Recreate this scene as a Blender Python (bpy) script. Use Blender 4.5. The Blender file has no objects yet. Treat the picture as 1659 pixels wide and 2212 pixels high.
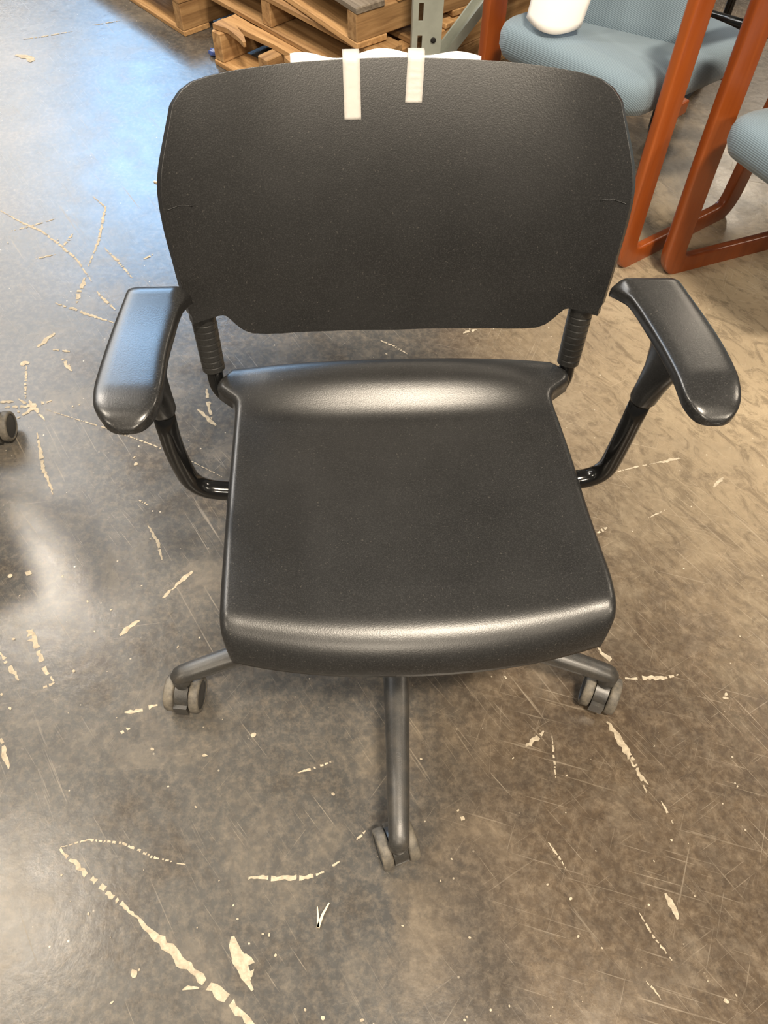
import bpy, bmesh, math, random
from mathutils import Vector, Matrix

# ------------------------------------------------------------------ camera, light, exposure
SC = bpy.context.scene
COL = SC.collection
PI = math.pi
R = math.radians

def set_camera():
    f_px, h, pitch, roll, cx, cy, yaw = 1693.35, 1.2259, 55.5, 1.8, -.0281, -.578, .4768
    t, c, r = R(pitch), R(yaw), R(roll)
    fwd = Vector((math.sin(c)*math.cos(t), math.cos(c)*math.cos(t), -math.sin(t)))
    right = Vector((math.cos(c), -math.sin(c), 0))
    up = right.cross(fwd)
    rx = right*math.cos(r) + up*math.sin(r)
    ux = -right*math.sin(r) + up*math.cos(r)
    cam = bpy.data.cameras.new('camera')
    cam.sensor_fit = 'VERTICAL'
    cam.sensor_height = 36
    cam.lens = f_px/2212*36
    cam.clip_start = .05
    o = bpy.data.objects.new('camera', cam)
    m = Matrix((rx, ux, -fwd)).transposed().to_4x4()
    m.translation = (cx, cy, h)
    o.matrix_world = m
    COL.objects.link(o)
    SC.camera = o
set_camera()

W = bpy.data.worlds.new('world')
SC.world = W
W.use_nodes = True
W.node_tree.nodes['Background'].inputs[0].default_value = (1.0, .92, .83, 1)
W.node_tree.nodes['Background'].inputs[1].default_value = .13

def area(name, loc, target, sx, sy, col, power, spread=180):
    l = bpy.data.lights.new(name, 'AREA')
    l.shape = 'RECTANGLE'
    l.size, l.size_y = sx, sy
    l.color = col
    l.energy = power
    l.spread = R(spread)
    o = bpy.data.objects.new(name, l)
    o.location = loc
    o.rotation_euler = (Vector(target)-Vector(loc)).to_track_quat('-Z', 'Y').to_euler()
    COL.objects.link(o)
    return o
WARM = (1.0, .86, .68)
area('high_bay_over_chair', (.8, -1.9, 5.5), (0, 0, 0), .9, .25, WARM, 450)
area('high_bay_left', (-2.9, .2, 5.5), (-2.9, .2, 0), .5, .5, (1, .88, .72), 120)
area('high_bay_left_far', (-3.4, 3.1, 5.5), (-3.4, 3.1, 0), .5, .5, (1, .88, .72), 120)
area('high_bay_right_far', (5.0, 9.9, 5.5), (2.5, 4, 0), .6, .6, WARM, 60)
area('high_bay_right', (5.2, 2.6, 5.5), (1.5, 1.0, 0), .7, .7, WARM, 110)

area('high_bay_behind', (.4, -6.8, 5.5), (0, 0, .4), 1.6, .4, WARM, 250)
area('high_bay_behind_left', (-5.0, -4.2, 5.5), (0, .3, .5), .5, .5, WARM, 130)
area('high_bay_behind_right', (5.0, -4.2, 5.5), (0, .3, .5), .5, .5, WARM, 200)
# daylight through two roof lights ahead on the left
def roof_light(name, corners, col, strength):
    me = bpy.data.meshes.new(name)
    me.from_pydata(corners, [], [list(range(len(corners)))])
    m = bpy.data.materials.new(name+'_daylight'); m.use_nodes = True
    b = m.node_tree.nodes['Principled BSDF']
    b.inputs['Base Color'].default_value = (.5, .5, .5, 1)
    b.inputs['Emission Color'].default_value = (*col, 1)
    b.inputs['Emission Strength'].default_value = strength
    me.materials.append(m)
    o = bpy.data.objects.new(name, me); o['kind'] = 'structure'
    COL.objects.link(o)
    return o
roof_light('window_1', [(-5.6, 15.9, 6), (-4.6, 8.3, 6), (-2.2, 8.3, 6), (-3.2, 13.6, 6)], (.36, .64, 1.0), 18)
roof_light('window_2', [(-9.5, 16.5, 6), (-6.6, 2.6, 6), (-2.7, 2.6, 6), (-4.0, 8.0, 6), (-6.7, 16.5, 6)], (.97, .96, .94), 7)  # near end stretched towards the chair to brighten the left floor

VS = SC.view_settings
VS.view_transform = 'Standard'
VS.look = 'None'
VS.exposure = 0
VS.gamma = 1
VS.use_curve_mapping = False

# ------------------------------------------------------------------ helpers
def put(name, bm, mats, parent=None, smooth=True, loc=None):
    me = bpy.data.meshes.new(name)
    bm.normal_update()
    bm.to_mesh(me)
    bm.free()
    for m in (mats if isinstance(mats, (list, tuple)) else [mats]):
        me.materials.append(m)
    if smooth:
        me.polygons.foreach_set('use_smooth', [True]*len(me.polygons))
    o = bpy.data.objects.new(name, me)
    COL.objects.link(o)
    if parent: o.parent = parent
    if loc: o.location = loc
    return o

def tag(o, label=None, cat=None, group=None, kind=None):
    if label: o['label'] = label
    if cat: o['category'] = cat
    if group: o['group'] = group
    if kind: o['kind'] = kind
    return o

def empty(name, loc=(0, 0, 0), rz=0):
    o = bpy.data.objects.new(name, None)
    o.empty_display_size = .05
    o.location = loc
    o.rotation_euler.z = rz
    COL.objects.link(o)
    return o

def kids(o):
    return [c for c in COL.objects if c.parent == o]

def copy_tree(o, parent=None):
    c = o.copy()
    COL.objects.link(c)
    if parent: c.parent = parent
    for ch in kids(o): copy_tree(ch, c)
    return c

def bevel(o, w, seg=2, ang=40):
    m = o.modifiers.new('bevel', 'BEVEL')
    m.width = w; m.segments = seg; m.limit_method = 'ANGLE'; m.angle_limit = R(ang)
    return o

def autosmooth(o, ang=35):
    me = o.data
    bm = bmesh.new(); bm.from_mesh(me)
    for e in bm.edges:
        if len(e.link_faces) == 2 and e.calc_face_angle() > R(ang): e.smooth = False
    bm.to_mesh(me); bm.free()
    return o

def box_bm(x0, x1, y0, y1, z0, z1, bm=None, M=None):
    bm = bm or bmesh.new()
    vs = [bm.verts.new((x, y, z)) for x in (x0, x1) for y in (y0, y1) for z in (z0, z1)]
    for f in ((0, 1, 3, 2), (4, 6, 7, 5), (0, 4, 5, 1), (2, 3, 7, 6), (0, 2, 6, 4), (1, 5, 7, 3)):
        bm.faces.new([vs[i] for i in f])
    if M is not None:
        for v in vs: v.co = M @ v.co
    return bm

def loft(rings, cap=True, bm=None, closed=True):
    """skin a list of rings (lists of points, same count)"""
    bm = bm or bmesh.new()
    V = [[bm.verts.new(p) for p in r] for r in rings]
    n = len(rings[0])
    for a, b in zip(V, V[1:]):
        for i in range(n if closed else n-1):
            j = (i+1) % n
            bm.faces.new((a[i], a[j], b[j], b[i]))
    if cap:
        bm.faces.new(list(reversed(V[0])))
        bm.faces.new(V[-1])
    bmesh.ops.recalc_face_normals(bm, faces=bm.faces)
    return bm

def fillet(P, rad, n=7):
    """round the corners of a polyline"""
    P = [Vector(p) for p in P]
    out = [P[0]]
    for i in range(1, len(P)-1):
        a, b, c = P[i-1], P[i], P[i+1]
        d = min(rad, (a-b).length*.48, (c-b).length*.48)
        p, q = b+(a-b).normalized()*d, b+(c-b).normalized()*d
        for k in range(n+1):
            t = k/n
            out.append(p*(1-t)**2 + b*2*t*(1-t) + q*t*t)
    out.append(P[-1])
    return out

def sweep(P, prof, bm=None, up=Vector((0, 0, 1)), scale=None, cap=True):
    """sweep a profile [(a,b)] along path P; a is along the side vector, b along the other"""
    P = [Vector(p) for p in P]
    rings = []
    side = None
    for i, p in enumerate(P):
        t = (P[min(i+1, len(P)-1)]-P[max(i-1, 0)]).normalized()
        if side is None:
            side = t.cross(up)
            if side.length < 1e-3: side = t.cross(Vector((0, 1, 0)))
            side.normalize()
        else:
            side = (side - t*side.dot(t)).normalized()
        nrm = side.cross(t).normalized()
        s = scale[i] if scale else 1
        rings.append([p+side*a*s+nrm*b*s for a, b in prof])
    return loft(rings, cap, bm)

def circ(r, n=20):
    return [(r*math.cos(2*PI*k/n), r*math.sin(2*PI*k/n)) for k in range(n)]

def tube(P, r, n=20, bm=None, scale=None):
    return sweep(P, circ(r, n), bm, scale=scale)

def rrect(w, h, r, n=4):
    out = []
    for cx, cy, a0 in ((w-r, h-r, 0), (-w+r, h-r, 90), (-w+r, -h+r, 180), (w-r, -h+r, 270)):
        for k in range(n+1):
            a = R(a0+90*k/n)
            out.append((cx+r*math.cos(a), cy+r*math.sin(a)))
    return out

def lathe(prof, n=32, axis='Z', bm=None):
    """prof: [(r, h)]"""
    bm = bm or bmesh.new()
    rings = []
    for r, h in prof:
        ring = []
        for k in range(n):
            a = 2*PI*k/n
            p = (r*math.cos(a), r*math.sin(a), h)
            ring.append((p[2], p[0], p[1]) if axis == 'X' else p)
        rings.append(ring)
    return loft(rings, True, bm)

def lerp_table(T, x):
    """piecewise linear table [(x, v...)], x ascending"""
    if x <= T[0][0]: return T[0][1:]
    for a, b in zip(T, T[1:]):
        if x <= b[0]:
            t = (x-a[0])/(b[0]-a[0])
            return [p*(1-t)+q*t for p, q in zip(a[1:], b[1:])]
    return T[-1][1:]

def sm_table(T, x):
    """Catmull-Rom style smooth lookup"""
    n = len(T)
    if x <= T[0][0]: return list(T[0][1:])
    if x >= T[-1][0]: return list(T[-1][1:])
    for i in range(n-1):
        if x <= T[i+1][0]: break
    a, b = T[i], T[i+1]
    h = b[0]-a[0]; t = (x-a[0])/h
    res = []
    for k in range(1, len(a)):
        def slope(j):
            if j == 0: return (T[1][k]-T[0][k])/(T[1][0]-T[0][0])
            if j == n-1: return (T[-1][k]-T[-2][k])/(T[-1][0]-T[-2][0])
            return (T[j+1][k]-T[j-1][k])/(T[j+1][0]-T[j-1][0])
        m0, m1 = slope(i)*h, slope(i+1)*h
        res.append((2*t**3-3*t*t+1)*a[k]+(t**3-2*t*t+t)*m0+(-2*t**3+3*t*t)*b[k]+(t**3-t*t)*m1)
    return res

# ------------------------------------------------------------------ materials
class NT:
    def __init__(s, name):
        s.m = bpy.data.materials.new(name); s.m.use_nodes = True
        s.t = s.m.node_tree; s.n = s.t.nodes; s.b = s.n['Principled BSDF']
    def node(s, typ, **kw):
        x = s.n.new(typ)
        for k, v in kw.items():
            if k in x.inputs.keys() if isinstance(k, str) else False: x.inputs[k].default_value = v
            else: setattr(x, k, v)
        return x
    def link(s, a, b): s.t.links.new(a, b)
    def coords(s, scale=(1, 1, 1), rot=(0, 0, 0), gen='Object'):
        """rotate first, then scale, so that streaks can run in any direction"""
        tc = s.n.new('ShaderNodeTexCoord'); m1 = s.n.new('ShaderNodeMapping'); m2 = s.n.new('ShaderNodeMapping')
        m1.inputs['Rotation'].default_value = rot
        m2.inputs['Scale'].default_value = scale
        s.link(tc.outputs[gen], m1.inputs['Vector']); s.link(m1.outputs[0], m2.inputs['Vector'])
        return m2.outputs[0]
    def noise(s, vec, scale, detail=4, rough=.55, dist=0):
        x = s.n.new('ShaderNodeTexNoise')
        x.inputs['Scale'].default_value = scale; x.inputs['Detail'].default_value = detail
        x.inputs['Roughness'].default_value = rough; x.inputs['Distortion'].default_value = dist
        if vec: s.link(vec, x.inputs['Vector'])
        return x.outputs['Fac']
    def ramp(s, fac, stops, interp='LINEAR'):
        x = s.n.new('ShaderNodeValToRGB'); x.color_ramp.interpolation = interp
        el = x.color_ramp.elements
        while len(el) < len(stops): el.new(.5)
        for e, (p, c) in zip(el, stops):
            e.position = p
            e.color = (c, c, c, 1) if isinstance(c, (int, float)) else (*c, 1)
        s.link(fac, x.inputs[0])
        return x.outputs[0]
    def mix(s, fac, a, b, blend='MIX'):
        x = s.n.new('ShaderNodeMix'); x.data_type = 'RGBA'; x.blend_type = blend
        for i, v in ((0, fac), (6, a), (7, b)):
            if hasattr(v, 'is_output'): s.link(v, x.inputs[i])
            else: x.inputs[i].default_value = v if i == 0 else (*v, 1) if len(v) == 3 else v
        return x.outputs[2]
    def math(s, op, a, b=0.0):
        x = s.n.new('ShaderNodeMath'); x.operation = op
        for i, v in ((0, a), (1, b)):
            if hasattr(v, 'is_output'): s.link(v, x.inputs[i])
            else: x.inputs[i].default_value = v
        return x.outputs[0]
    def bump(s, height, strength=.2, dist=.001, normal=None):
        x = s.n.new('ShaderNodeBump')
        x.inputs['Strength'].default_value = strength; x.inputs['Distance'].default_value = dist
        s.link(height, x.inputs['Height'])
        if normal: s.link(normal, x.inputs['Normal'])
        return x.outputs[0]
    def set(s, key, v):
        if hasattr(v, 'is_output'): s.link(v, s.b.inputs[key])
        else: s.b.inputs[key].default_value = (*v, 1) if isinstance(v, tuple) and len(v) == 3 else v

def plastic(name, col, rough, grain=1400, gstr=.25, dust=.0):
    M = NT(name)
    v = M.coords()
    g = M.noise(v, grain, 2, .6)
    big = M.noise(v, 9, 4, .6)
    c = M.mix(M.ramp(big, [(.35, 0.), (.75, 1.)]), col, tuple(x*1.2+.003 for x in col))
    c = M.mix(M.ramp(g, [(.45, 0.), (.72, .8)]), c, tuple(x*1.8+.010 for x in col))
    speck = M.ramp(M.noise(v, 420, 1, .5), [(.70, 0.), (.76, 1.)])
    c = M.mix(M.math('MULTIPLY', speck, .10), c, (.35, .32, .28))
    if dust:
        d = M.ramp(M.noise(v, 38, 5, .65), [(.45, 0.), (.75, 1.)])
        c = M.mix(M.math('MULTIPLY', d, dust), c, (.22, .18, .13))
    M.set('Base Color', c)
    M.set('Roughness', M.ramp(big, [(.3, rough-.01), (.7, rough+.02)]))
    M.set('Normal', M.bump(g, gstr, .0006))
    M.set('Specular IOR Level', .7)
    return M.m

MAT = {}
MAT['shell'] = plastic('textured_black_plastic', (.0105, .0104, .0102), .34, 620, .20)
MAT['arm'] = plastic('black_arm_plastic', (.013, .0128, .0125), .27, 620, .10)
MAT['base'] = plastic('dusty_black_nylon', (.024, .023, .021), .38, 900, .2, .16)
MAT['bellows'] = plastic('black_bellows_plastic', (.012, .0118, .011), .36, 900, .05)
M = NT('gloss_black_steel'); M.set('Base Color', (.006, .006, .006)); M.set('Roughness', .16); M.b.inputs['Coat Weight'].default_value = .3; MAT['steel'] = M.m
M = NT('dusty_wheel_rubber'); v = M.coords()
M.set('Base Color', M.mix(M.ramp(M.noise(v, 70, 5, .7), [(.35, 0.), (.7, 1.)]), (.075, .068, .058), (.20, .175, .135))); M.set('Roughness', .6); MAT['tyre'] = M.m
M = NT('dark_wheel_disc'); M.set('Base Color', (.035, .034, .032)); M.set('Roughness', .35); MAT['disc'] = M.m
M = NT('white_paper'); v = M.coords(); M.set('Base Color', (.74, .72, .69)); M.set('Roughness', .75); M.set('Normal', M.bump(M.noise(v, 90, 3), .04, .002)); MAT['paper'] = M.m
M = NT('frosted_tape'); v = M.coords(); M.set('Base Color', (.78, .75, .70)); M.set('Roughness', .38); M.set('Alpha', .55)
M.set('Normal', M.bump(M.noise(v, 60, 3), .25, .004)); MAT['tape'] = M.m

def wood(name, a, b, c, rough, axis=0, scale=1, coat=0):
    M = NT(name)
    sc = [26*scale]*3; sc[axis] = 1.6*scale
    v = M.coords(tuple(sc))
    oi = M.n.new('ShaderNodeObjectInfo')
    vadd = M.n.new('ShaderNodeVectorMath'); vadd.operation = 'ADD'
    M.link(v, vadd.inputs[0])
    cmb = M.n.new('ShaderNodeCombineXYZ')
    for i in range(3): M.link(M.math('MULTIPLY', oi.outputs['Random'], 37.), cmb.inputs[i])
    M.link(cmb.outputs[0], vadd.inputs[1])
    g = M.noise(vadd.outputs[0], 2.2, 6, .65, .6)
    col = M.ramp(g, [(.28, a), (.52, b), (.75, c)])
    tone = M.ramp(oi.outputs['Random'], [(0., .62), (1., 1.12)])
    col = M.mix(1.0, col, tone, 'MULTIPLY')
    M.set('Base Color', col)
    M.set('Roughness', rough)
    M.set('Normal', M.bump(g, .3, .002))
    if coat:
        M.b.inputs['Coat Weight'].default_value = coat; M.b.inputs['Coat Roughness'].default_value = .2
    return M.m
for ax, n in ((0, 'x'), (1, 'y'), (2, 'z')):
    MAT['pallet_'+n] = wood('rough_pallet_wood_'+n, (.21, .105, .038), (.41, .235, .095), (.57, .36, .17), .75, ax)
MAT['greyboard'] = wood('weathered_grey_wood', (.09, .07, .05), (.20, .165, .125), (.33, .29, .23), .8, 0)
MAT['cherry'] = wood('varnished_orange_wood', (.20, .040, .005), (.265, .057, .008), (.32, .076, .011), .34, 2, .6, .35)
M = NT('ribbed_blue_fabric'); v = M.coords((1, 1.4142, 1.4142), (R(45), 0, 0))
wv = M.n.new('ShaderNodeTexWave'); wv.wave_type = 'BANDS'; wv.bands_direction = 'Z'; wv.inputs['Scale'].default_value = 75; wv.inputs['Distortion'].default_value = .2
M.link(v, wv.inputs['Vector'])
M.set('Base Color', M.mix(wv.outputs['Fac'], (.115, .165, .205), (.18, .245, .295))); M.set('Roughness', .85)
M.b.inputs['Sheen Weight'].default_value = .2
M.set('Normal', M.bump(wv.outputs['Fac'], .45, .0008)); MAT['fabric_rib'] = M.m
M = NT('smooth_blue_fabric'); v = M.coords(); n_ = M.noise(v, 500, 3)
M.set('Base Color', M.mix(n_, (.13, .19, .235), (.17, .235, .285))); M.set('Roughness', .85); M.b.inputs['Sheen Weight'].default_value = .2
M.set('Normal', M.bump(n_, .3, .001)); MAT['fabric'] = M.m
M = NT('grey_green_rack_paint'); v = M.coords(); n_ = M.noise(v, 14, 5, .6)
M.set('Base Color', M.ramp(n_, [(.3, (.27, .29, .25)), (.7, (.36, .38, .33))])); M.set('Roughness', .45); MAT['rack'] = M.m
M = NT('dark_slot'); M.set('Base Color', (.01, .009, .008)); M.set('Roughness', .8); MAT['dark'] = M.m
M = NT('black_vinyl'); M.set('Base Color', (.018, .018, .018)); M.set('Roughness', .4); MAT['vinyl'] = M.m
M = NT('blue_wrap_plastic'); M.set('Base Color', (.05, .08, .24)); M.set('Roughness', .25); MAT['bluewrap'] = M.m
M = NT('grey_card'); v = M.coords(); M.set('Base Color', M.ramp(M.noise(v, 60, 4), [(.3, (.38, .37, .34)), (.7, (.55, .53, .49))])); M.set('Roughness', .8); MAT['card'] = M.m
M = NT('pale_splinter'); M.set('Base Color', (.72, .60, .42)); M.set('Roughness', .7); MAT['splinter'] = M.m
M = NT('exposed_pale_concrete'); v = M.coords(); n_ = M.noise(v, 120, 4, .6)
M.set('Base Color', M.ramp(n_, [(.3, (.30, .25, .18)), (.65, (.50, .43, .32))])); M.set('Roughness', .85); MAT['chip'] = M.m
M = NT('faint_scuff'); v = M.coords(); M.set('Base Color', (.42, .35, .26)); M.set('Roughness', .7); M.set('Alpha', M.ramp(M.noise(v, 160, 4, .7), [(.42, 0.), (.62, .8)])); MAT['scuff'] = M.m

def floor_material():
    M = NT('sealed_warehouse_concrete')
    v = M.coords()
    big = M.noise(v, 1.1, 5, .6, .4)
    mid = M.noise(v, 6.5, 6, .65, .3)
    fine = M.noise(v, 75, 6, .75)
    c = M.ramp(big, [(.30, (.045, .045, .044)), (.50, (.062, .061, .058)), (.72, (.096, .092, .084))])  # sealed grey, made darker and cooler to paint the lower-left shadow
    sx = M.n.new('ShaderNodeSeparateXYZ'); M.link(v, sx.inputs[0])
    side = M.ramp(M.math('ADD', sx.outputs[0], M.math('MULTIPLY', M.math('SUBTRACT', mid, .5), .5)), [(.0, 0.), (.22, 1.)])   # brown traffic wear; its edge also divides lit floor from painted shade
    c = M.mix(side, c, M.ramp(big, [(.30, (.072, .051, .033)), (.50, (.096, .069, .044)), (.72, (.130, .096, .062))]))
    grit = M.noise(v, 48, 9, .82, .6)
    c = M.mix(M.math('MULTIPLY', M.ramp(grit, [(.36, 1.), (.50, 0.)]), M.math('ADD', .25, M.math('MULTIPLY', side, .45))), c, (.040, .030, .022))
    c = M.mix(M.math('MULTIPLY', M.ramp(grit, [(.53, 0.), (.68, 1.)]), M.math('ADD', .12, M.math('MULTIPLY', side, .30))), c, (.28, .215, .145))
    c = M.mix(M.ramp(mid, [(.32, .75), (.48, 0.)]), c, (.058, .046, .035))
    c = M.mix(M.ramp(mid, [(.52, 0.), (.75, .55)]), c, (.20, .165, .12))
    c = M.mix(M.math('MULTIPLY', M.ramp(fine, [(.45, 0.), (.72, 1.)]), .35), c, (.30, .245, .18))
    # paler, drier wear by the wooden chairs, strengthened to paint in lamp light
    dx = M.math('MULTIPLY', M.math('SUBTRACT', sx.outputs[0], .92), 1.25)
    dy = M.math('SUBTRACT', sx.outputs[1], .80-4.5)
    rr = M.math('SQRT', M.math('ADD', M.math('MULTIPLY', dx, dx), M.math('MULTIPLY', dy, dy)))
    rr = M.math('ADD', rr, M.math('MULTIPLY', M.math('SUBTRACT', mid, .5), .9))
    worn_lit = M.ramp(rr, [(.35, 1.), (1.15, 0.)])
    c = M.mix(M.math('MULTIPLY', worn_lit, .66), c, (.49, .395, .265))
    # directional mottling
    st = M.noise(M.coords((30, 13, 1), (0, 0, R(-37))), 1.0, 7, .78, 1.2)
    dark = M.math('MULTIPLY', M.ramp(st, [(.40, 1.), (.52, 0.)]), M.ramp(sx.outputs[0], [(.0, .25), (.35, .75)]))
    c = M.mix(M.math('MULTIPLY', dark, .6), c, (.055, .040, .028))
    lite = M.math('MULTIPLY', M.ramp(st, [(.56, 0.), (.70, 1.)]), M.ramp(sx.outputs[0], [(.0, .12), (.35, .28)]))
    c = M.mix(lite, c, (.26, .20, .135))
    # fine wear scratches in a few directions
    tot = None
    for ang, sc, lo, amp in ((-34, 1.0, .63, .55), (-41, 2.1, .65, .45), (35, 1.5, .68, .35), (80, 1.2, .69, .3), (8, 1.8, .69, .3), (-75, 1.4, .63, .45), (-38, 1.7, .64, .45), (22, 1.6, .65, .4), (58, 2.0, .65, .4)):
        vv = M.coords((150*sc, 3.2*sc, 1), (0, 0, R(ang)))
        n = M.noise(vv, 1.0, 3, .6, .15)
        l = M.math('MULTIPLY', M.ramp(n, [(lo, 0.), (lo+.07, 1.)]), amp)
        mk = M.ramp(M.noise(M.coords((1, 1, 1), (0, 0, R(ang*1.7))), 2.3*sc, 3), [(.42, 0.), (.62, 1.)])
        if ang in (-75, -38, 22, 58): mk = M.math('MULTIPLY', side, M.math('ADD', .35, M.math('MULTIPLY', mk, .65)))
        l = M.math('MULTIPLY', l, mk)
        tot = l if tot is None else M.math('MAXIMUM', tot, l)
    c = M.mix(tot, c, (.36, .30, .22))
    # tiny pale flecks
    vo = M.n.new('ShaderNodeTexVoronoi'); vo.inputs['Scale'].default_value = 38
    M.link(v, vo.inputs['Vector'])
    fl = M.math('MULTIPLY', M.ramp(vo.outputs['Distance'], [(.045, 1.), (.075, 0.)]), M.ramp(M.noise(v, 9, 2), [(.5, 0.), (.58, 1.)]))
    c = M.mix(fl, c, (.55, .48, .37))
    M.set('Base Color', c)
    rg = M.ramp(mid, [(.3, .19), (.7, .31)])
    rg = M.math('ADD', rg, M.math('MULTIPLY', tot, .3))
    M.set('Roughness', rg)
    b1 = M.bump(fine, .12, .0015)
    b2 = M.bump(M.noise(v, 22, 4, .6), .10, .004, b1)
    M.set('Normal', b2)
    return M.m
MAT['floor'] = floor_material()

# ------------------------------------------------------------------ the setting
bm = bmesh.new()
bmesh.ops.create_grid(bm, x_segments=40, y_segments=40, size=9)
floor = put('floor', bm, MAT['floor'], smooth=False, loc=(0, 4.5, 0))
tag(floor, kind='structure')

SCRATCH_LINES = [(6.6,[(-486,-342),(-426,-384),(-350,-433)]),(11.1,[(-350,-433),(-291,-477),(-250,-503),(-216,-526),(-169,-561)]),(3.4,[(-482,-342),(-444,-331),(-393,-334),(-346,-352),(-297,-362)]),(6.0,[(-212,-377),(-162,-377),(-123,-375),(-96,-368)]),(2.7,[(-87,-360),(-74,-352)]),(14.9,[(-216,-451),(-209,-472),(-198,-494),(-183,-515)]),(9.9,[(-197,-472),(-185,-499)]),(6.7,[(-430,-139),(-408,-134),(-380,-124)]),(6.6,[(-433,-175),(-417,-163)]),(3.6,[(-148,-228),(-120,-219),(-95,-209)]),(8.4,[(-621,8),(-599,-30),(-579,-63),(-557,-89)]),(12.4,[(-623,3),(-609,-18)]),(4.5,[(-554,-91),(-576,-103)]),(6.1,[(-659,-40),(-636,-65),(-613,-88)]),(6.4,[(-617,-181),(-603,-206),(-588,-231)]),(7.9,[(-467,-3),(-452,12),(-439,26)]),(5.7,[(-407,70),(-394,86)]),(6.6,[(-394,86),(-373,112),(-360,129)]),(9.7,[(346,-134),(360,-158),(372,-194)]),(5.1,[(372,-194),(383,-216),(395,-233)]),(4.4,[(363,-158),(380,-201),(390,-245)]),(3.5,[(410,-257),(416,-270),(423,-292)]),(7.3,[(393,-385),(399,-400),(405,-418)]),(2.6,[(351,-411),(365,-439),(388,-471)]),(6.2,[(386,-60),(456,-57),(477,-51)]),(7.1,[(347,-6),(361,-23),(373,-36)]),(6.6,[(210,-178),(226,-167),(242,-153)]),(2.9,[(254,-160),(253,-193),(253,-226)]),(2.8,[(416,367),(475,387),(523,400)]),(5.6,[(523,400),(572,413)]),(6.5,[(622,343),(647,367)]),(5.6,[(-1013,1165),(-948,1120),(-887,1085),(-827,1033),(-776,982),(-718,899)]),(4.6,[(-966,1081),(-915,1106),(-857,1143)]),(4.4,[(-875,978),(-830,997)]),(6.8,[(-820,1024),(-807,1079)]),(9.6,[(-738,826),(-740,866),(-738,915)]),(5.7,[(-794,1234),(-751,1190),(-743,1110),(-738,1054),(-741,952)]),(5.5,[(-719,1028),(-674,977),(-629,919)]),(6.3,[(-786,824),(-739,805),(-703,788),(-640,764)]),(6.3,[(-700,867),(-668,828),(-644,806)]),(9.1,[(-788,680),(-775,703),(-761,725)]),(5.0,[(-753,674),(-711,669)]),(7.9,[(-726,647),(-711,627),(-696,611)]),(10.9,[(-809,623),(-795,635)]),(4.8,[(-797,623),(-784,569),(-773,528)]),(7.6,[(-809,503),(-762,507),(-717,524)]),(6.6,[(-787,527),(-752,505),(-717,471)]),(8.5,[(-774,473),(-758,492),(-745,512)]),(6.7,[(-823,518),(-795,519)]),(5.7,[(-765,524),(-735,493)]),(2.8,[(-722,500),(-659,477),(-588,454),(-487,413),(-397,371),(-338,338)]),(7.6,[(-412,512),(-388,486),(-364,465)]),(7.7,[(-402,569),(-393,530),(-380,486)]),(6.3,[(-725,437),(-712,408),(-690,350),(-653,286)]),(22.6,[(-1197,1958),(-1156,1940),(-1120,1913)]),(5.8,[(-1202,2056),(-1135,2082),(-1062,2117)]),(4.5,[(-1005,2162),(-923,2199)]),(4.9,[(-276,-515),(-254,-513)]),(4.1,[(-39,730),(-8,712),(23,688)]),(6.3,[(148,759),(180,772)]),(5.3,[(379,228),(400,241)]),(3.8,[(-677,508),(-654,517)]),(2.7,[(481,265),(521,287)]),(2.7,[(232,-320),(244,-339),(254,-355)]),(2.5,[(346,-494),(359,-508),(363,-515)]),(3.1,[(97,-546),(103,-538)]),(5.1,[(-460,221),(-436,186),(-421,147)]),(3.4,[(-51,-323),(-38,-310)]),(3.5,[(-488,278),(-468,266)]),(5.5,[(-596,1007),(-615,988)])]
PAINT_CHIPS = [(-220,-170,8.0),(-292,-204,7.9),(-375,-196,6.5),(-89,-258,5.6),(547,-90,9.2),(549,-84,6.9),(106,-289,7.0),(100,-278,4.2),(256,-395,4.6),(225,-377,3.3),(-36,-545,6.7),(450,-515,8.1),(465,-508,3.8),(-167,-449,5.7),(-176,-448,3.8),(-344,-498,9.3),(-367,-532,5.5),(-87,-544,5.5),(-614,-136,5.9),(-634,-113,6.0),(-683,106,8.2),(-653,113,10.6),(-591,108,4.9),(-491,44,4.8),(-535,59,4.8),(-510,2,3.9),(-364,-22,5.4),(-528,-70,6.8),(-517,381,6.4),(-511,364,7.2),(-450,191,4.2),(-706,627,4.9),(110,-447,3.9),(292,-456,3.2),(45,-202,4.3),(270,-222,4.3),(189,-197,3.6),(415,-313,4.1),(384,-343,3.4),(-23,686,5.1),(-777,492,8.5),(-755,500,9.5),(-338,-494,3.7),(-210,-461,3.2),(-111,-535,3.7),(-643,-15,5.4),(159,-526,3.7),(88,-346,3.4),(17,-434,3.9),(-188,-502,3.7),(-156,-473,3.8),(-221,-413,3.2),(-213,-430,3.2)]


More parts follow.
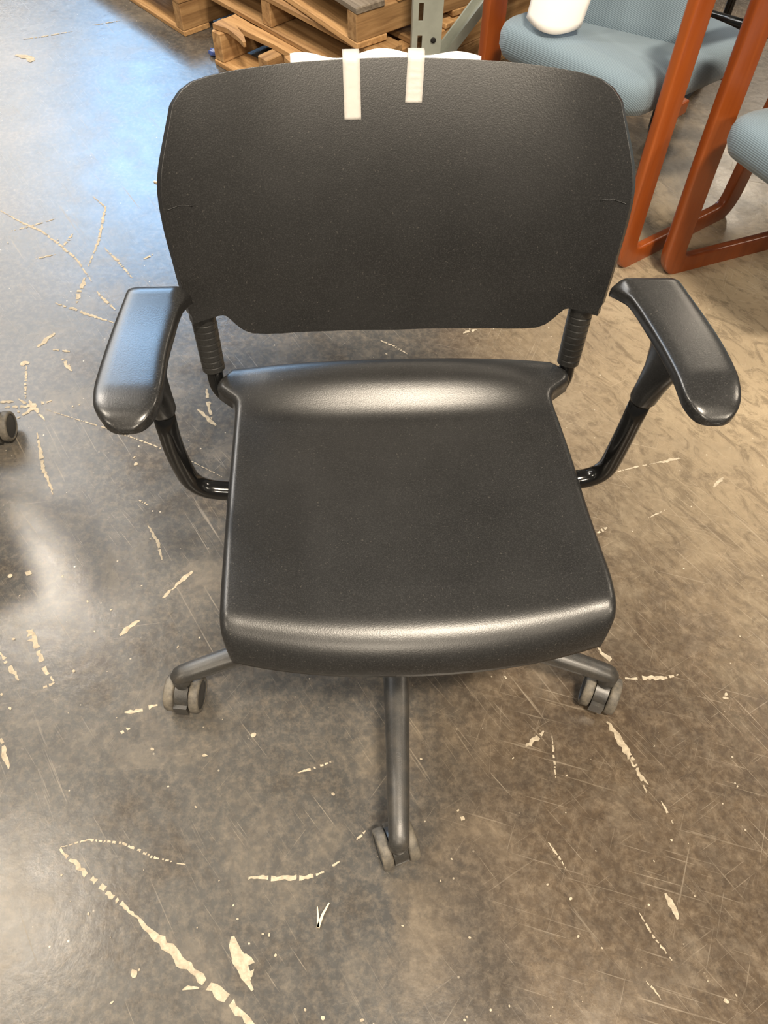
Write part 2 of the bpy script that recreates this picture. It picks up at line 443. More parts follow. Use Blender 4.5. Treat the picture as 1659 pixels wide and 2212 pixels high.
rng = random.Random(5)
def ribbon(bm, pts, w, z):
    """ragged scratch along a polyline (metres)"""
    P = [Vector((x, y, 0)) for x, y in pts]
    L = sum((b-a).length for a, b in zip(P, P[1:]))
    step = max(.0025, w*.55)
    n = max(4, int(L/step))
    row = None
    acc = [0]
    for a, b in zip(P, P[1:]): acc.append(acc[-1]+(b-a).length)
    for k in range(n+1):
        s = L*k/n
        i = max(j for j in range(len(acc)-1) if acc[j] <= s+1e-9)
        t = (s-acc[i])/max(1e-9, acc[i+1]-acc[i])
        p = P[i].lerp(P[i+1], t)
        d = (P[i+1]-P[i]).normalized(); nn = Vector((-d.y, d.x, 0))
        env = min(1, .35+2.2*min(k, n-k)/n)
        w1 = w*.5*env*rng.uniform(.45, 1.25); w2 = w*.5*env*rng.uniform(.45, 1.25)
        p = p+nn*rng.uniform(-.15, .15)*w
        cur = (bm.verts.new((p.x+nn.x*w1, p.y+nn.y*w1, z)), bm.verts.new((p.x-nn.x*w2, p.y-nn.y*w2, z)))
        if row and rng.random() > (.14 if w > .006 else .3):
            bm.faces.new((row[0], row[1], cur[1], cur[0]))
        row = cur
def chip(bm, x, y, w, z, n=8):
    a0 = rng.uniform(0, 6.3); el = rng.uniform(.45, 1)
    vs = []
    for k in range(n):
        a = 2*PI*k/n
        r = w*.5*rng.uniform(.65, 1.15)
        px, py = r*math.cos(a), r*el*math.sin(a)
        vs.append(bm.verts.new((x+px*math.cos(a0)-py*math.sin(a0), y+px*math.sin(a0)+py*math.cos(a0), z)))
    bm.faces.new(vs)
bm = bmesh.new()
for q, (w, pts) in enumerate(SCRATCH_LINES):
    ribbon(bm, [(x/1000, y/1000) for x, y in pts], w/1000*1.2, .0004+q*6e-6)
for q, (x, y, w) in enumerate(PAINT_CHIPS): chip(bm, x/1000, y/1000, w/1000*1.15, .00085+q*4e-6)
for k in range(420):
    x = rng.uniform(-1.1, 1.3); y = rng.uniform(-.6, 2.2)
    chip(bm, x, y, rng.choice((.0015, .002, .002, .003, .0045)), .0013+k*1e-6, 5)
bmesh.ops.delete(bm, geom=[v for v in bm.verts if not v.link_faces], context='VERTS')
scr = put('worn_scratches', bm, MAT['chip'], floor, smooth=False, loc=(0, -4.5, 0))
tag(scr, kind='stuff')

# ------------------------------------------------------------------ the black swivel chair
BACK_W = [(.49, .185), (.508, .21), (.53, .238), (.549, .2535), (.585, .259), (.627, .263), (.667, .2665), (.70, .267), (.723, .263), (.748, .2545), (.777, .244), (.80, .238)]
BOT = [(0, .498), (.091, .501), (.15, .505), (.170, .508), (.187, .5125), (.198, .520), (.206, .530), (.212, .539), (.217, .5455), (.222, .5475), (.265, .5500)]
TOP = [(0, .797), (.12, .7955), (.175, .7938), (.205, .7925), (.222, .7905), (.234, .7855), (.242, .778), (.25, .768)]
def back_y(x, z):
    t = z-.528
    return .2005+.375*t+.45*(t*t-.27*t)+.026*(1-(abs(x)/.24)**2)-.027*(abs(x)/.265)**5
def back_bm():
    bm = bmesh.new()
    U, V = 96, 44
    grid = []
    us = [math.sin(PI/2*(2*i/U-1)*.97)/math.sin(PI/2*.97) for i in range(U+1)]
    for i in range(U+1):
        u = us[i]; col = []
        for j in range(V+1):
            v = j/V
            x = u*.25
            for _ in range(6):
                z = lerp_table(BOT, abs(x))[0]*(1-v)+lerp_table(TOP, abs(x))[0]*v
                x = u*sm_table(BACK_W, z)[0] if v > 0 else u*.255
                # towards the bottom rows keep columns straight
                if z < .56: x = u*(.2545+(z-.549)*.05)
            col.append(bm.verts.new((x, back_y(x, z), z)))
        grid.append(col)
    for i in range(U):
        for j in range(V):
            bm.faces.new((grid[i][j], grid[i+1][j], grid[i+1][j+1], grid[i][j+1]))
    bmesh.ops.recalc_face_normals(bm, faces=bm.faces)
    f = bm.faces[len(bm.faces)//2]
    if f.normal.y > 0: bmesh.ops.reverse_faces(bm, faces=bm.faces)
    return bm

# half widths of the seat on the left and on the right, from front to back
SEAT_W = [(-.24, .209, .217), (-.222, .2125, .223), (-.206, .2145, .227), (-.176, .2145, .2285), (-.147, .215, .2285), (-.10, .2155, .225), (-.034, .216, .2205),
          (.036, .2155, .2165), (.10, .215, .211), (.128, .215, .208), (.140, .217, .210), (.149, .226, .219), (.157, .237, .232), (.168, .240, .237), (.178, .236, .235), (.186, .229, .226), (.196, .227, .219)]
def seat_z(x, y):
    # rear rise fading to the sides, shallow dish, slight front crown
    ax = abs(x)/.21
    k = max(0., min(1., (y-.105)/.062)); k = k*k*(3-2*k)
    rear = .023*k*(1-.55*min(1, ax)**2.5)
    dish = -.009*max(0., 1-((y-.03)/.17)**2)*(1-.75*min(1, ax)**2)
    side = .006*min(1.2, ax)**4*(1-k)
    return .451+rear+dish+side-.004*max(0., (y-.185)/.011)
def seat_bm():
    bm = bmesh.new()
    ss = [(-1+2*i/44) for i in range(45)]
    arcs = [R(a) for a in (15, 30, 45, 60, 75, 90)]
    rs = .011
    rf = .056
    cols = [('lip', -1)]+[('arc', -a) for a in reversed(arcs)]+[('top', s) for s in ss]+[('arc', a) for a in arcs]+[('lip', 1)]
    rows = [('rlip', 0), ('rarc', R(80)), ('rarc', R(45)), ('rarc', R(20))]
    y_flat = -.1795
    n = 46
    ys = [.192+(y_flat-.192)*i/n for i in range(n+1)]
    rows += [('flat', y) for y in ys]
    rows += [('farc', R(a)) for a in (6, 12, 18, 24, 31, 38, 46, 54, 62, 70, 76)]+[('flip', 0)]
    grid = []
    for kind, val in rows:
        if kind == 'flat': y0, drop = val, 0
        elif kind == 'rarc': y0, drop = .192+.004*math.sin(val), .004*(1-math.cos(val))
        elif kind == 'rlip': y0, drop = .1962, .012
        elif kind == 'farc': y0, drop = y_flat-rf*math.sin(val), rf*(1-math.cos(val))
        else: y0, drop = y_flat-rf*math.sin(R(77))-.0004, .0475
        f = max(0., min(1., (y_flat+.01-y0)/(rf+.01)))
        line = []
        wl, wr = sm_table(SEAT_W, max(-.24, min(.196, y0)))
        q = 1-.9*max(0, drop-.004)/.044 if kind in ('farc', 'flip') else 1
        for ck, s in cols:
            w = wl if (s < 0) else wr
            shrink = .009*(1-math.sqrt(max(0., 1-f*f)))*1.0
            w -= shrink
            if ck == 'top': x, dz = s*(w-rs), 0
            elif ck == 'arc': x, dz = math.copysign(w-rs+rs*math.sin(abs(s)), s), rs*(1-math.cos(s))
            else: x, dz = math.copysign(w+.0005, s), rs+.014
            bow = .022*(min(abs(x), .21)/.2)**2.2
            g = max(0., min(1., (-y0-.05)/.18))
            y = y0+bow*g*g
            z = seat_z(x, y)-drop-dz*q
            line.append(bm.verts.new((x, y, z)))
        grid.append(line)
    for a, b in zip(grid, grid[1:]):
        for i in range(len(a)-1):
            bm.faces.new((a[i], a[i+1], b[i+1], b[i]))
    bmesh.ops.recalc_face_normals(bm, faces=bm.faces)
    bm.faces.ensure_lookup_table()
    if bm.faces[len(bm.faces)//2].normal.z < 0: bmesh.ops.reverse_faces(bm, faces=bm.faces)
    return bm

PADL = [(-.0925, -.278, -.272), (-.0918, -.2815, -.2685), (-.0905, -.285, -.265), (-.088, -.2895, -.2605), (-.084, -.2945, -.256), (-.078, -.299, -.2515), (-.068, -.3055, -.247), (-.055, -.308, -.245), (-.036, -.3095, -.2445), (.008, -.309, -.246),
        (.045, -.3075, -.2445), (.069, -.306, -.243), (.095, -.3035, -.2395), (.112, -.302, -.2365), (.119, -.3005, -.236), (.1235, -.298, -.238), (.1250, -.295, -.242)]
PADR = [(-.0995, .2855, .2915), (-.0988, .282, .295), (-.0975, .2785, .2985), (-.095, .2735, .303), (-.091, .269, .3075), (-.085, .265, .312), (-.074, .2605, .3165), (-.058, .259, .3195), (-.036, .2585, .3215), (.002, .2565, .322),
        (.046, .252, .3185), (.072, .248, .315), (.09, .243, .312), (.105, .237, .3095), (.114, .2345, .307), (.1195, .2365, .304), (.1225, .242, .300)]
def pad_bm(tab):
    rings = []
    sgn = -1 if tab is PADL else 1
    y0, y1 = tab[0][0], tab[-1][0]
    ys = [tab[0][0]]
    for a, b in zip(tab, tab[1:]):
        for k in (1, 2, 3): ys.append(a[0]+(b[0]-a[0])*k/3)
    for y in ys:
        xl, xr = sm_table(tab, y)
        xc, hw = (xl+xr)/2, (xr-xl)/2
        e = min(1, max(0, (y-y0)/.020)); hh = .0092*max(.18, math.sqrt(1-(1-e)**2))
        e2 = min(1, max(0, (y1-y)/.008)); hh *= max(.35, math.sqrt(1-(1-e2)**2))
        zc = .6575-.105*(y-.015)-.012*max(0, (-y-.045)/.05)**1.6+.004*max(0, (y-.03)/.09)**2-.007*max(0, (y-.108)/.014)**2
        ring = []
        n = 40
        for k in range(n):
            a = 2*PI*k/n
            cx, cz = math.cos(a), math.sin(a)
            px = math.copysign(abs(cx)**.38, cx); pz = math.copysign(abs(cz)**.38, cz)
            x = xc+hw*px
            z = zc+hh*pz
            # rear inner corner curls down into a small hook
            inn = max(0, -(px*sgn)-.7)/.3
            z -= .011*inn*max(0, min(1, (y-.085)/.03))
            ring.append((x, y+.005, z))
        rings.append(ring)
    return loft(rings)

def arm_tube_path(s):
    if s < 0:
        P = [(-.10, .02, .412), (-.20, .018, .4155), (-.262, .019, .4245), (-.2735, .02, .50), (-.2715, .022, .575)]
    else:
        P = [(.10, .02, .412), (.20, .018, .4165), (.259, .019, .4265), (.2655, .02, .50), (.2695, .022, .575)]
    return fillet(P, .045, 10)
def socket_bm(s):
    rings = []
    cx0, cx1 = (-.2713, -.2775) if s < 0 else (.2695, .2865)
    for t, rx, ry, yc in ((0, .0130, .0134, .022), (.06, .0152, .0160, .022), (.25, .0155, .0175, .023), (.5, .0160, .023, .025), (.72, .0175, .033, .029), (.88, .020, .043, .032), (1, .023, .052, .035)):
        z = .565+.083*t
        xc = cx0+(cx1-cx0)*t
        rings.append([(xc+rx*math.cos(2*PI*k/28), yc+ry*math.sin(2*PI*k/28), z) for k in range(28)])
    return loft(rings)

def caster(root, name_wheel='wheel'):
    pass

def wheel_bm(side):
    """twin-wheel half: axis along X, dusty tyre with a dark recessed outer disc"""
    r = .0300
    o = 1 if side > 0 else -1
    prof = [(.006, .0), (r-.003, .0), (r-.0006, .0015), (r, .004), (r, .012), (r-.0012, .0148), (r-.004, .0162), (r-.0065, .0156)]
    bm = bmesh.new()
    rings = []
    n = 36
    for rr, hh in prof+[(r-.0075, .0140), (r*.55, .0148), (.003, .0152)]:
        rings.append([(o*hh, rr*math.cos(2*PI*k/n), rr*math.sin(2*PI*k/n)) for k in range(n)])
    loft(rings, True, bm)
    for f in bm.faces:
        c = f.calc_center_median()
        if (c.y**2+c.z**2)**.5 < r-.0066 and c.x*o > .006: f.material_index = 1
    return bm

BASE_OFF = Vector((0, .010, 0))
def build_chair(root, base_yaw, swivels):
    o = put('seat', seat_bm(), MAT['shell'], root)
    m = o.modifiers.new('shell', 'SOLIDIFY'); m.thickness = .006; m.offset = -1
    o = put('backrest', back_bm(), MAT['shell'], root)
    m = o.modifiers.new('shell', 'SOLIDIFY'); m.thickness = .011; m.offset = -1
    m = o.modifiers.new('round', 'BEVEL'); m.width = .0032; m.segments = 3; m.limit_method = 'ANGLE'; m.angle_limit = R(55)
    m = o.modifiers.new('wn', 'WEIGHTED_NORMAL')
    # raised moulding lines on both side edges of the backrest
    for s in (-1, 1):
        P = []
        for k in range(16):
            a = k/15
            x = s*(.2635-.026*a); z = .684-.0065*max(0, a-.45)**1.5*2.0
            P.append((x, back_y(x, z)-.0004, z))
        put('moulding_line', tube(P, .0006, 6), MAT['shell'], o)
    # posts
    for s, P in ((-1, ((-.2478, .216, .565), (-.2443, .190, .462), (-.2425, .1795, .433), (-.216, .166, .424), (-.10, .06, .404))),
                 (1, ((.2425, .216, .565), (.2375, .190, .459), (.2358, .1795, .431), (.210, .166, .422), (.10, .06, .404)))):
        post = put('back_post', tube(fillet(P, .016, 8), .0108, 22), MAT['steel'], root)
        a, b = Vector(P[0]), Vector(P[1])
        # bellows sleeve with nine thin rings, running up behind the backrest
        keys = [(0, a.x, .2360, .588, .36), (.12, a.x, .2290, .572, .58), (.22, a.x, .2195, .558, .86), (.30, a.x, .2130, .548, .97), (.36, a.x+(b.x-a.x)*.12, .2085, .538, 1.), (1, b.x, b.y, b.z, .94)]
        n = 150
        path, sc = [], []
        for k in range(n+1):
            t = k/n
            x, y, z, w = lerp_table(keys, t)
            path.append(Vector((x, y, z)))
            f = (t-.42)/.58*8
            gro = 0
            if t > .41:
                d = abs(f-round(f))
                gro = .06*max(0, 1-d/.11)
            sc.append(w-gro)
        put('post_sleeve', tube(path, .0160, 30, scale=sc), MAT['bellows'], post)
    # arms
    for s, tab in ((-1, PADL), (1, PADR)):
        t = put('arm_tube', tube(arm_tube_path(s), .0124, 22), MAT['steel'], root)
        put('arm_socket', socket_bm(s), MAT['arm'], t)
        put('arm_pad', pad_bm(tab), MAT['arm'], t)
    # mechanism under the seat
    o = put('seat_plate', box_bm(-.125, .125, -.10, .12, .395, .412), MAT['steel'], root, smooth=False); bevel(o, .004)
    o = put('tilt_mechanism', box_bm(-.065, .065, -.085, .085, .345, .395), MAT['base'], root, smooth=False); bevel(o, .012, 3)
    o = put('gas_lift', lathe([(.024, .10), (.024, .24), (.0235, .245), (.014, .246), (.014, .35)], 28), MAT['steel'], root, loc=BASE_OFF); autosmooth(o)
    # five-star base
    hub = put('base_hub', lathe([(.028, .062), (.040, .070), (.044, .085), (.043, .125), (.036, .135), (.025, .137)], 36), MAT['base'], root, loc=BASE_OFF); autosmooth(hub, 50)
    Rr = .350
    for k in range(5):
        a = R(-90+72*k)+base_yaw
        d = Vector((math.cos(a), math.sin(a), 0)); sd = Vector((-d.y, d.x, 0))
        rings = []
        for t, w, h, z in ((.03, .026, .020, .106), (.10, .0205, .0195, .1045), (.20, .0178, .0175, .0985), (.28, .0162, .0155, .092), (.327, .0150, .0145, .0872), (.347, .0145, .0138, .0845), (.356, .0132, .0115, .082), (.3615, .009, .0075, .080), (.3632, .004, .0035, .079)):
            c = d*t+Vector((0, 0, z))
            ring = []
            for q in range(24):
                b = 2*PI*q/24
                cx, cz = math.cos(b), math.sin(b)
                ring.append(c+sd*(w*math.copysign(abs(cx)**.85, cx))+Vector((0, 0, h*math.copysign(abs(cz)**.85, cz))))
            rings.append(ring)
        leg = put('leg', loft(rings), MAT['base'], root, loc=BASE_OFF)
        sock = put('caster_socket', lathe([(.0118, .0555), (.0138, .057), (.0146, .066), (.0146, .083), (.010, .088)], 26), MAT['base'], leg, loc=tuple(d*Rr)); autosmooth(sock, 50)
        # caster: hood + two wheels, trailing behind the pivot
        sw = swivels[k]
        T = Matrix.Translation(d*Rr+BASE_OFF) @ Matrix.Rotation(sw, 4, 'Z')
        hb = bmesh.new()
        lathe([(.006, .030), (.0105, .032), (.0105, .057), (.006, .059)], 18, 'Z', hb)
        hr = []
        for q in range(13):           # curved hood over and between the wheels
            b = R(-25+q*205/12)
            hr.append([(x, -.007+rr*math.cos(b), .0300+rr*math.sin(b)) for x, rr in ((-.0105, .0225), (.0105, .0225), (.0105, .0268), (-.0105, .0268))])
        loft(hr, True, hb)
        box_bm(-.0105, .0105, -.038, .002, .016, .040, hb)
        hood = put('caster', hb, MAT['base'], root); autosmooth(hood, 40)
        hood.matrix_local = T
        for s in (-1, 1):
            wb = wheel_bm(s)
            bmesh.ops.translate(wb, verts=wb.verts, vec=(s*.0118, -.007, .0301))
            w = put('wheel', wb, (MAT['tyre'], MAT['disc']), hood); autosmooth(w, 50)

YAW = R(3.8279)
chair = empty('office_chair', (0, 0, 0), YAW)
tag(chair, 'black plastic swivel armchair with taped backrest, in the middle of the floor', 'chair')
# swivel angle: the wheels trail towards local -Y of the caster turned by this angle
build_chair(chair, R(-2.3), (R(197), R(-25), R(40), R(120), R(-8)))

# frosted tape strips and the sheet they hold
def top_z(x): return lerp_table(TOP, abs(x))[0]
def tape(x0, x1, zlow, lean, label):
    rows = []
    for k in range(26):
        t = k/25
        xm = (x0+x1)/2; hw = (x1-x0)/2
        zt = top_z(xm)
        path_len_front = zt-zlow
        s = t*(path_len_front+.030)
        if s < path_len_front:
            z = zlow+s; wob = .0004*math.sin(z*900)
            y = lambda x, z=z, wob=wob: back_y(x, z)-.0016+wob
            zz = z
        else:
            q = s-path_len_front
            zz = zt+.0016+.0010*math.sin(q/.03*PI)-max(0, q-.012)*.25
            y = lambda x, q=q, zt=zt: back_y(x, zt)-.0016+q
        xs = lean*(1-t)
        rows.append([(xm+u*hw+xs, y(xm+u*hw+xs), zz) for u in (-1, -.5, 0, .5, 1)])
    bm = loft(rows, False, closed=False)
    o = put('tape_strip', bm, MAT['tape'])
    m = o.modifiers.new('t', 'SOLIDIFY'); m.thickness = .0003
    o.rotation_euler.z = YAW
    tag(o, label, 'tape', 'tape strips over the backrest')
    return o
tape(-.0605, -.0415, .7425, .0005, 'longer frosted tape strip, left of the two on the backrest top')
tape(.0135, .0325, .757, -.0045, 'shorter slanted frosted tape strip, right of the two on the backrest top')
rows = []
for j in range(16):
    v = j/15
    row = []
    for i in range(41):
        u = -1+2*i/40
        x = -.0115+u*.107
        edge = .7948+.0014*math.sin(u*5.2+1.0)-.0025*max(0, abs(u)-.75)*4*(.6 if u < 0 else .9)
        z = edge-v*.26
        gap = .0145+(.0075*math.cos(u*7.4+.5)+.004)*(1-.55*v)+.010*v*(1-v)
        row.append((x, back_y(x, min(z, .79))+gap+max(0, z-.79)*.2, z))
    rows.append(row)
o = put('paper_sheet', loft(rows, False, closed=False), MAT['paper'])
m = o.modifiers.new('t', 'SOLIDIFY'); m.thickness = .0004
o.rotation_euler.z = YAW
tag(o, 'white paper sheet hanging behind the black backrest, only its wavy top edge showing', 'paper')

# second chair of the kind, out of frame on the left but for one caster
c2 = copy_tree(chair)
tag(c2, 'black swivel chair at the left edge, one glossy caster in view', 'chair')

# ------------------------------------------------------------------ wooden sled chairs
def bar_bm(P, w, t, toe=0.0, r=.006):
    prof = rrect(w/2, t/2, r, 3)
    return sweep(P, prof, up=Vector((1, 0, 0)))
def cushion_bm(x0, x1, y0, y1, zf, zr, th, crown=.012):
    """seat pad with rounded rim and a waterfall front"""
    bm = bmesh.new()
    rings = []
    def outline(inset, z, n=6, rc=.055):
        out = []
        X0, X1, Y0, Y1 = x0+inset, x1-inset, y0+inset, y1-inset
        for cx, cy, a0 in ((X1-rc, Y1-rc, 0), (X0+rc, Y1-rc, 90), (X0+rc, Y0+rc, 180), (X1-rc, Y0+rc, 270)):
            for k in range(n+1):
                a = R(a0+90*k/n)
                x, y = cx+rc*math.cos(a), cy+rc*math.sin(a)
                zz = zf+(zr-zf)*(y-y0)/(y1-y0)
                out.append((x, y, zz+z))
        return out
    prof = [(.02, -th), (.006, -th+.004), (0, -th*.7), (0, -th*.4), (.004, -th*.2), (.012, -.006), (.026, 0), (.05, .004), (.08, .006)]
    for ins, z in prof: rings.append(outline(ins, z))
    loft(rings, True, bm)
    return bm
def build_wood_chair(root, toe):
    X = .24
    for s in (-1, 1):
        P = [(0, -.012, .64), (0, -.008, .30), (0, 0, .013), (0, .37, .013), (0, .405, .36), (0, .425, .47)]
        P = fillet(P, .055, 8)
        # arm rest on top joins both uprights
        bm = bar_bm(P, .058, .024)
        bmesh.ops.rotate(bm, verts=bm.verts, cent=(0, 0, 0), matrix=Matrix.Rotation(R(toe), 3, 'Z'))
        bmesh.ops.translate(bm, verts=bm.verts, vec=(s*X, 0, 0))
        side = put('sled_frame', bm, MAT['cherry'], root); autosmooth(side, 40)
        P = fillet([(0, -.012, .62), (0, -.005, .66), (0, .34, .655), (0, .44, .46)], .05, 8)
        bm = bar_bm(P, .052, .022)
        bmesh.ops.rotate(bm, verts=bm.verts, cent=(0, 0, 0), matrix=Matrix.Rotation(R(toe), 3, 'Z'))
        bmesh.ops.translate(bm, verts=bm.verts, vec=(s*X, 0, 0))
        a = put('armrest', bm, MAT['cherry'], root); autosmooth(a, 40)
    o = put('seat', cushion_bm(-.185, .205, -.085, .40, .445, .40, .075), MAT['fabric_rib'], root); autosmooth(o, 60)
    o = put('seat_rail', box_bm(-.235, .235, .05, .085, .345, .375), MAT['cherry'], root, smooth=False); bevel(o, .004)
    o = put('seat_rail', box_bm(-.235, .235, .30, .335, .325, .35), MAT['cherry'], root, smooth=False); bevel(o, .004)
    # backrest: padded panel leaning back
    bb = bmesh.new()
    rings = []
    for t, ins in ((0, .02), (.03, .004), (.10, 0), (.5, 0), (.92, 0), (.98, .006), (1, .02)):
        z = .405+.40*t; y = .125+.16*t
        w = .165-ins
        ring = []
        for a, b in rrect(w, .026-ins*.5, .018, 5):
            ring.append((a-.03, y+b-.02*(1-(a/.17)**2)*0, z))
        rings.append(ring)
    loft(rings, True, bb)
    bmesh.ops.rotate(bb, verts=bb.verts, cent=(.13, .13, 0), matrix=Matrix.Rotation(R(27), 3, 'Z'))
    bmesh.ops.translate(bb, verts=bb.verts, vec=(.01, .05, .01))
    o = put('backrest', bb, MAT['fabric_rib'], root); autosmooth(o, 60)
    for s in (-1, 1):
        kb = box_bm(s*.10-.05, s*.10-.01, .180, .198, .375, .47)
        bmesh.ops.rotate(kb, verts=kb.verts, cent=(.13, .13, 0), matrix=Matrix.Rotation(R(27), 3, 'Z'))
        bmesh.ops.translate(kb, verts=kb.verts, vec=(.01, .05, 0))
        o = put('back_bracket', kb, MAT['steel'], root, smooth=False); bevel(o, .003)

w1 = empty('sled_armchair', (.375, 1.182, 0), R(-46))
tag(w1, 'orange wood sled armchair with blue seat, nearer the middle, white paper before its back', 'chair')
build_wood_chair(w1, -8)
w2 = copy_tree(w1)
w2.location = (.772, .783, 0); w2.rotation_euler.z = R(-60)
tag(w2, 'orange wood sled armchair with blue seat, cut off by the right edge', 'chair')

# sheet hanging in front of the first wooden chair's back
rows = []
# taped to the chair back at its top, curling forward below
wd = Vector((.945, -.326, 0)); fw = Vector((-.326, -.945, 0))
low, top = Vector((.308, 1.197, .452)), Vector((.40, 1.385, .715))
for j in range(22):
    v = j/21
    c = low.lerp(top, v)+fw*(.035*math.sin(v*PI))
    row = []
    for i in range(17):
        u = -1+i/8
        bend = .030*(1-u*u)*(1-.8*v)
        p = c+wd*(u*(.058+.01*v))+fw*bend
        p.z += .010*u*u*(1-v)
        row.append(tuple(p))
    rows.append(row)
o = put('paper_sheet', loft(rows, False, closed=False), MAT['paper'])
m = o.modifiers.new('t', 'SOLIDIFY'); m.thickness = .0004
tag(o, 'curled white paper sheet taped to the back of the blue-seated wooden chair', 'paper')

# black tube-framed chair behind the wooden chairs
k = empty('stacking_chair', (1.01, 1.628, 0), R(-33))
tag(k, 'black tube-framed chair behind the two wooden chairs', 'chair')
for s in (-1, 1):
    P = fillet([(s*.22, -.20, .42), (s*.22, -.22, .012), (s*.22, .22, .012), (s*.22, .24, .42), (s*.21, .34, .80)], .05, 6)
    put('side_frame', tube(P, .0125, 16), MAT['steel'], k)
put('cross_tube', tube([(-.22, -.20, .335), (.22, -.20, .335)], .0125, 16), MAT['steel'], k)
o = put('seat', cushion_bm(-.205, .205, -.18, .22, .455, .44, .04), MAT['vinyl'], k); autosmooth(o, 60)
o = put('backrest', box_bm(-.20, .20, .315, .335, .60, .80), MAT['vinyl'], k, smooth=False); bevel(o, .012, 3)

# ------------------------------------------------------------------ pallets
prng = random.Random(11)
def board(root, name, x0, x1, y0, y1, z0, z1, mat, jit=.0015):
    bm = box_bm(x0, x1, y0, y1, z0, z1)
    for v in bm.verts: v.co += Vector((prng.uniform(-jit, jit), prng.uniform(-jit, jit), prng.uniform(-jit, jit)*.6))
    o = put(name, bm, mat, root, smooth=False); bevel(o, .0025, 1)
    return o
def pallet(loc, rz, label, L=.9, D=.75, n_top=6, h=.115, grey=(), skip=(), st_x=(0, .5, 1)):
    """deck boards run along local x, three stringers along local y; origin at the left front corner"""
    r = empty('pallet', loc, rz)
    tag(r, label, 'pallet', 'wooden pallets by the rack')
    t = .016
    for f in st_x:
        x = f*(L-.042)
        board(r, 'stringer', x, x+.042, .002, D-.002, t, h-t, MAT['pallet_y'])
    for i in range(n_top):
        if i in skip: continue
        w = .098+prng.uniform(-.012, .010)
        y = i*(D-.098)/(n_top-1)
        o = board(r, 'deck_board', -.003, L+.003, y, min(D, y+w), h-t, h, MAT['greyboard'] if i in grey else MAT['pallet_x'])
    for y in (0, D*.5-.05, D-.10):
        board(r, 'bottom_board', -.003, L+.003, y, y+.10, 0, t, MAT['pallet_x'])
    return r
p1 = pallet((-.572, 1.93, 0), R(-43), 'lowest pallet of the stack beside the grey rack post, with a splintered front board', skip=(0,), L=.60, st_x=(0, .38, 1))
# broken, splintered front board of the lowest pallet
bm = bmesh.new()
def shard(bm, P, w0, w1, z, t=.014):
    n = len(P); L_, R_ = [], []
    for k, p in enumerate(P):
        w = w0+(w1-w0)*k/(n-1)
        d = Vector(P[min(k+1, n-1)])-Vector(P[max(k-1, 0)]); d.normalize(); s = Vector((-d.y, d.x))
        L_.append(Vector(p)+s*w/2); R_.append(Vector(p)-s*w/2)
    rings = [[(a.x, a.y, z), (b.x, b.y, z), (b.x, b.y, z-t), (a.x, a.y, z-t)] for a, b in zip(L_, R_)]
    loft(rings, True, bm)
o = bmesh.new(); shard(o, [(.0, .075), (.10, .070), (.22, .078), (.34, .072)], .045, .040, .115)
put('broken_board', o, MAT['pallet_x'], p1, smooth=False)
o = bmesh.new(); shard(o, [(.0, .030), (.06, .036), (.12, .020), (.155, .004)], .042, .008, .116)
put('splinter', o, MAT['pallet_x'], p1, smooth=False)
o = bmesh.new(); shard(o, [(.30, .055), (.40, .04), (.52, .045), (.595, .05)], .05, .09, .115)
put('broken_board', o, MAT['pallet_x'], p1, smooth=False)
pallet((-.605, 2.10, .1155), R(-45), 'second pallet from the floor in the stack beside the grey rack post', L=.76, h=.100, st_x=(0, .38, 1))
pallet((-.625, 2.225, .2185), R(-52), 'third pallet of the stack, its solid end close to the grey rack post', L=.82, h=.100, st_x=(0, .5, 1), grey=(0,))
pallet((-.63, 2.34, .3205), R(-53), 'topmost pallet of the stack beside the grey rack post', L=.82, h=.105)
pa = pallet((-1.31, 2.76, 0), R(-47), 'pallet farthest left on the floor, under a grey card sheet', h=.112, grey=(1, 2))
o = put('card_sheet', box_bm(-.30, .003, .005, .16, .1125, .1165), MAT['card'], smooth=False)
o.location = Vector((-1.31, 2.76, 0))+Matrix.Rotation(R(-47), 3, 'Z') @ Vector((.893, 0, 0)); o.rotation_euler.z = R(-47)
tag(o, 'grey card sheet lying on the pallet farthest left', 'card')
bm = bmesh.new(); bmesh.ops.create_icosphere(bm, subdivisions=3, radius=.022)
for v in bm.verts:
    v.co = Vector((v.co.x*1.2, v.co.y*.8, v.co.z*.5+.011))*(1+.18*math.sin(v.co.x*310)*math.cos(v.co.y*270+v.co.z*200))
zmin = min(v.co.z for v in bm.verts)
bmesh.ops.translate(bm, verts=bm.verts, vec=(0, 0, -zmin))
o = put('crumpled_wrap', bm, MAT['bluewrap'], loc=(-.575, 1.985, 0)); tag(o, 'small crumpled blue plastic wrap on the floor at the corner of the pallet stack', 'wrap')

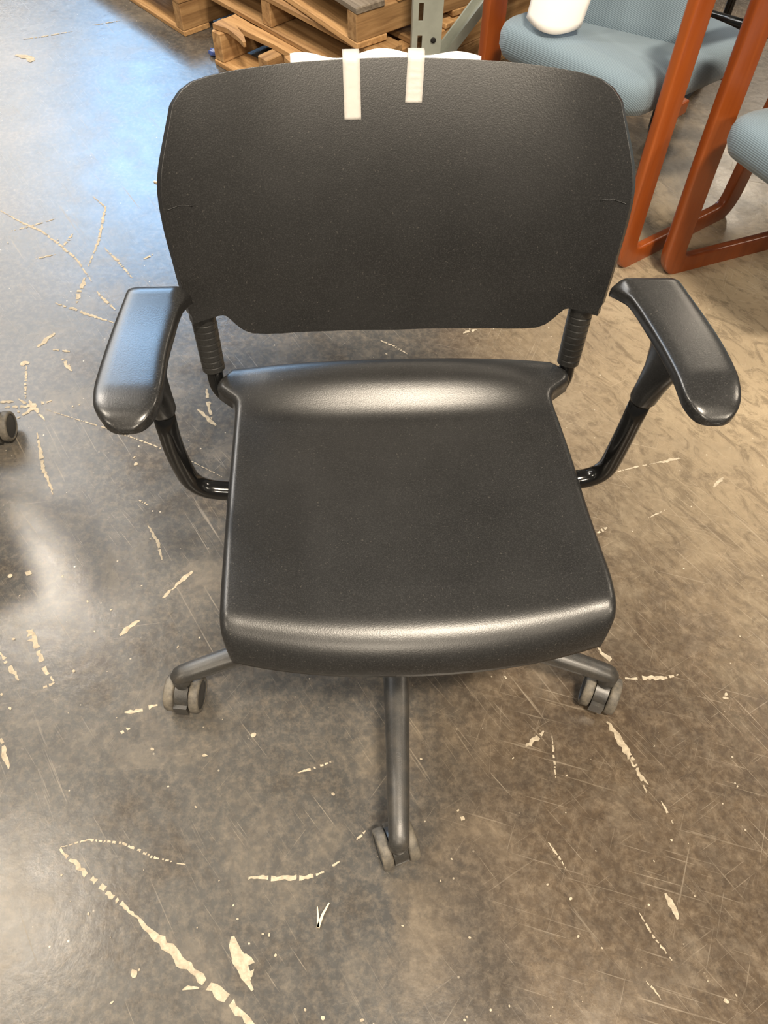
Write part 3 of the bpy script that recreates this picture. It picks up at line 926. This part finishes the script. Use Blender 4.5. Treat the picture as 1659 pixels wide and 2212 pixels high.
# ------------------------------------------------------------------ rack post with brace
r = empty('pallet_rack', (.024, 1.585, 0), R(2))
tag(r, 'grey green slotted pallet rack post with diagonal brace', 'rack')
def slotted(w, H, x0, x1, z0, zh, pitch):
    bm = bmesh.new()
    xs = [0, x0, x1, w]; zs = [0]
    z = z0
    while z+zh < H: zs += [z, z+zh]; z += pitch
    zs.append(H)
    V = {(i, j): bm.verts.new((xs[i]+(.004 if (i in (1, 2) and j % 4 in (2, 0) and 0) else 0), 0, zs[j])) for i in range(4) for j in range(len(zs))}
    for i in range(3):
        for j in range(len(zs)-1):
            if i == 1 and j % 2 == 1: continue
            bm.faces.new((V[i, j], V[i+1, j], V[i+1, j+1], V[i, j+1]))
    return bm
bm = slotted(.076, 2.4, .014, .026, .060, .042, .0765)
o = put('post_face', bm, MAT['rack'], r, smooth=False)
m = o.modifiers.new('t', 'SOLIDIFY'); m.thickness = .003; m.offset = -1
bm = bmesh.new()
box_bm(0, .003, .003, .075, 0, 2.4, bm); box_bm(.073, .076, .003, .075, 0, 2.4, bm); box_bm(.003, .018, .072, .075, 0, 2.4, bm); box_bm(.058, .073, .072, .075, 0, 2.4, bm)
put('post_channel', bm, MAT['rack'], r, smooth=False)
o = put('base_plate', box_bm(-.004, .080, -.012, .078, 0, .006), MAT['rack'], r, smooth=False)
o = put('bolt_hole', lathe([(.0035, 0), (.007, .0005), (.007, .002), (.0035, .0026)], 16), MAT['dark'], r, loc=(.055, -.0012, .245)); o.rotation_euler.x = R(90)
for (x0, w), zoff in (((.088, .035), 0),):
    bm = sweep([(.055, .037, .15), (.582, .215, .79)], [(-.024, -.012), (.024, -.012), (.024, .012), (.018, .012), (.018, -.006), (-.018, -.006), (-.018, .012), (-.024, .012)], up=Vector((0, 0, 1)))
    put('diagonal_brace', bm, MAT['rack'], r, smooth=False)
o = put('rear_post', box_bm(.575, .65, .20, .275, 0, 2.4), MAT['rack'], r, smooth=False); bevel(o, .004)

# ------------------------------------------------------------------ loose wood splinters on the floor
for loc, a, L, label in (((-.630, 1.296), -28, .040, 'pale wood splinter on the floor left of the black backrest'),
                         ((-.094, -.423), 68, .034, 'pale forked wood splinter on the floor below the front caster')):
    bm = bmesh.new()
    shard(bm, [(-L/2, 0), (0, .001), (L/2, -.001)], .0045, .002, .004, .0035)
    if L < .036: shard(bm, [(-L/2, .0), (-.004, .006), (.006, .012)], .0035, .0015, .004, .0035)
    o = put('wood_splinter', bm, MAT['splinter'], smooth=False, loc=(loc[0], loc[1], -.0004)); o.rotation_euler.z = R(a)
    tag(o, label, 'splinter')

# second swivel chair: put one caster at the left edge of the frame
Rr = .350
ang = R(-90+72)+R(-2.3)
yw = R(28)
c2.rotation_euler.z = yw
c2.location = (-.785-Rr*math.cos(ang+yw), .425-Rr*math.sin(ang+yw)+.0, 0)
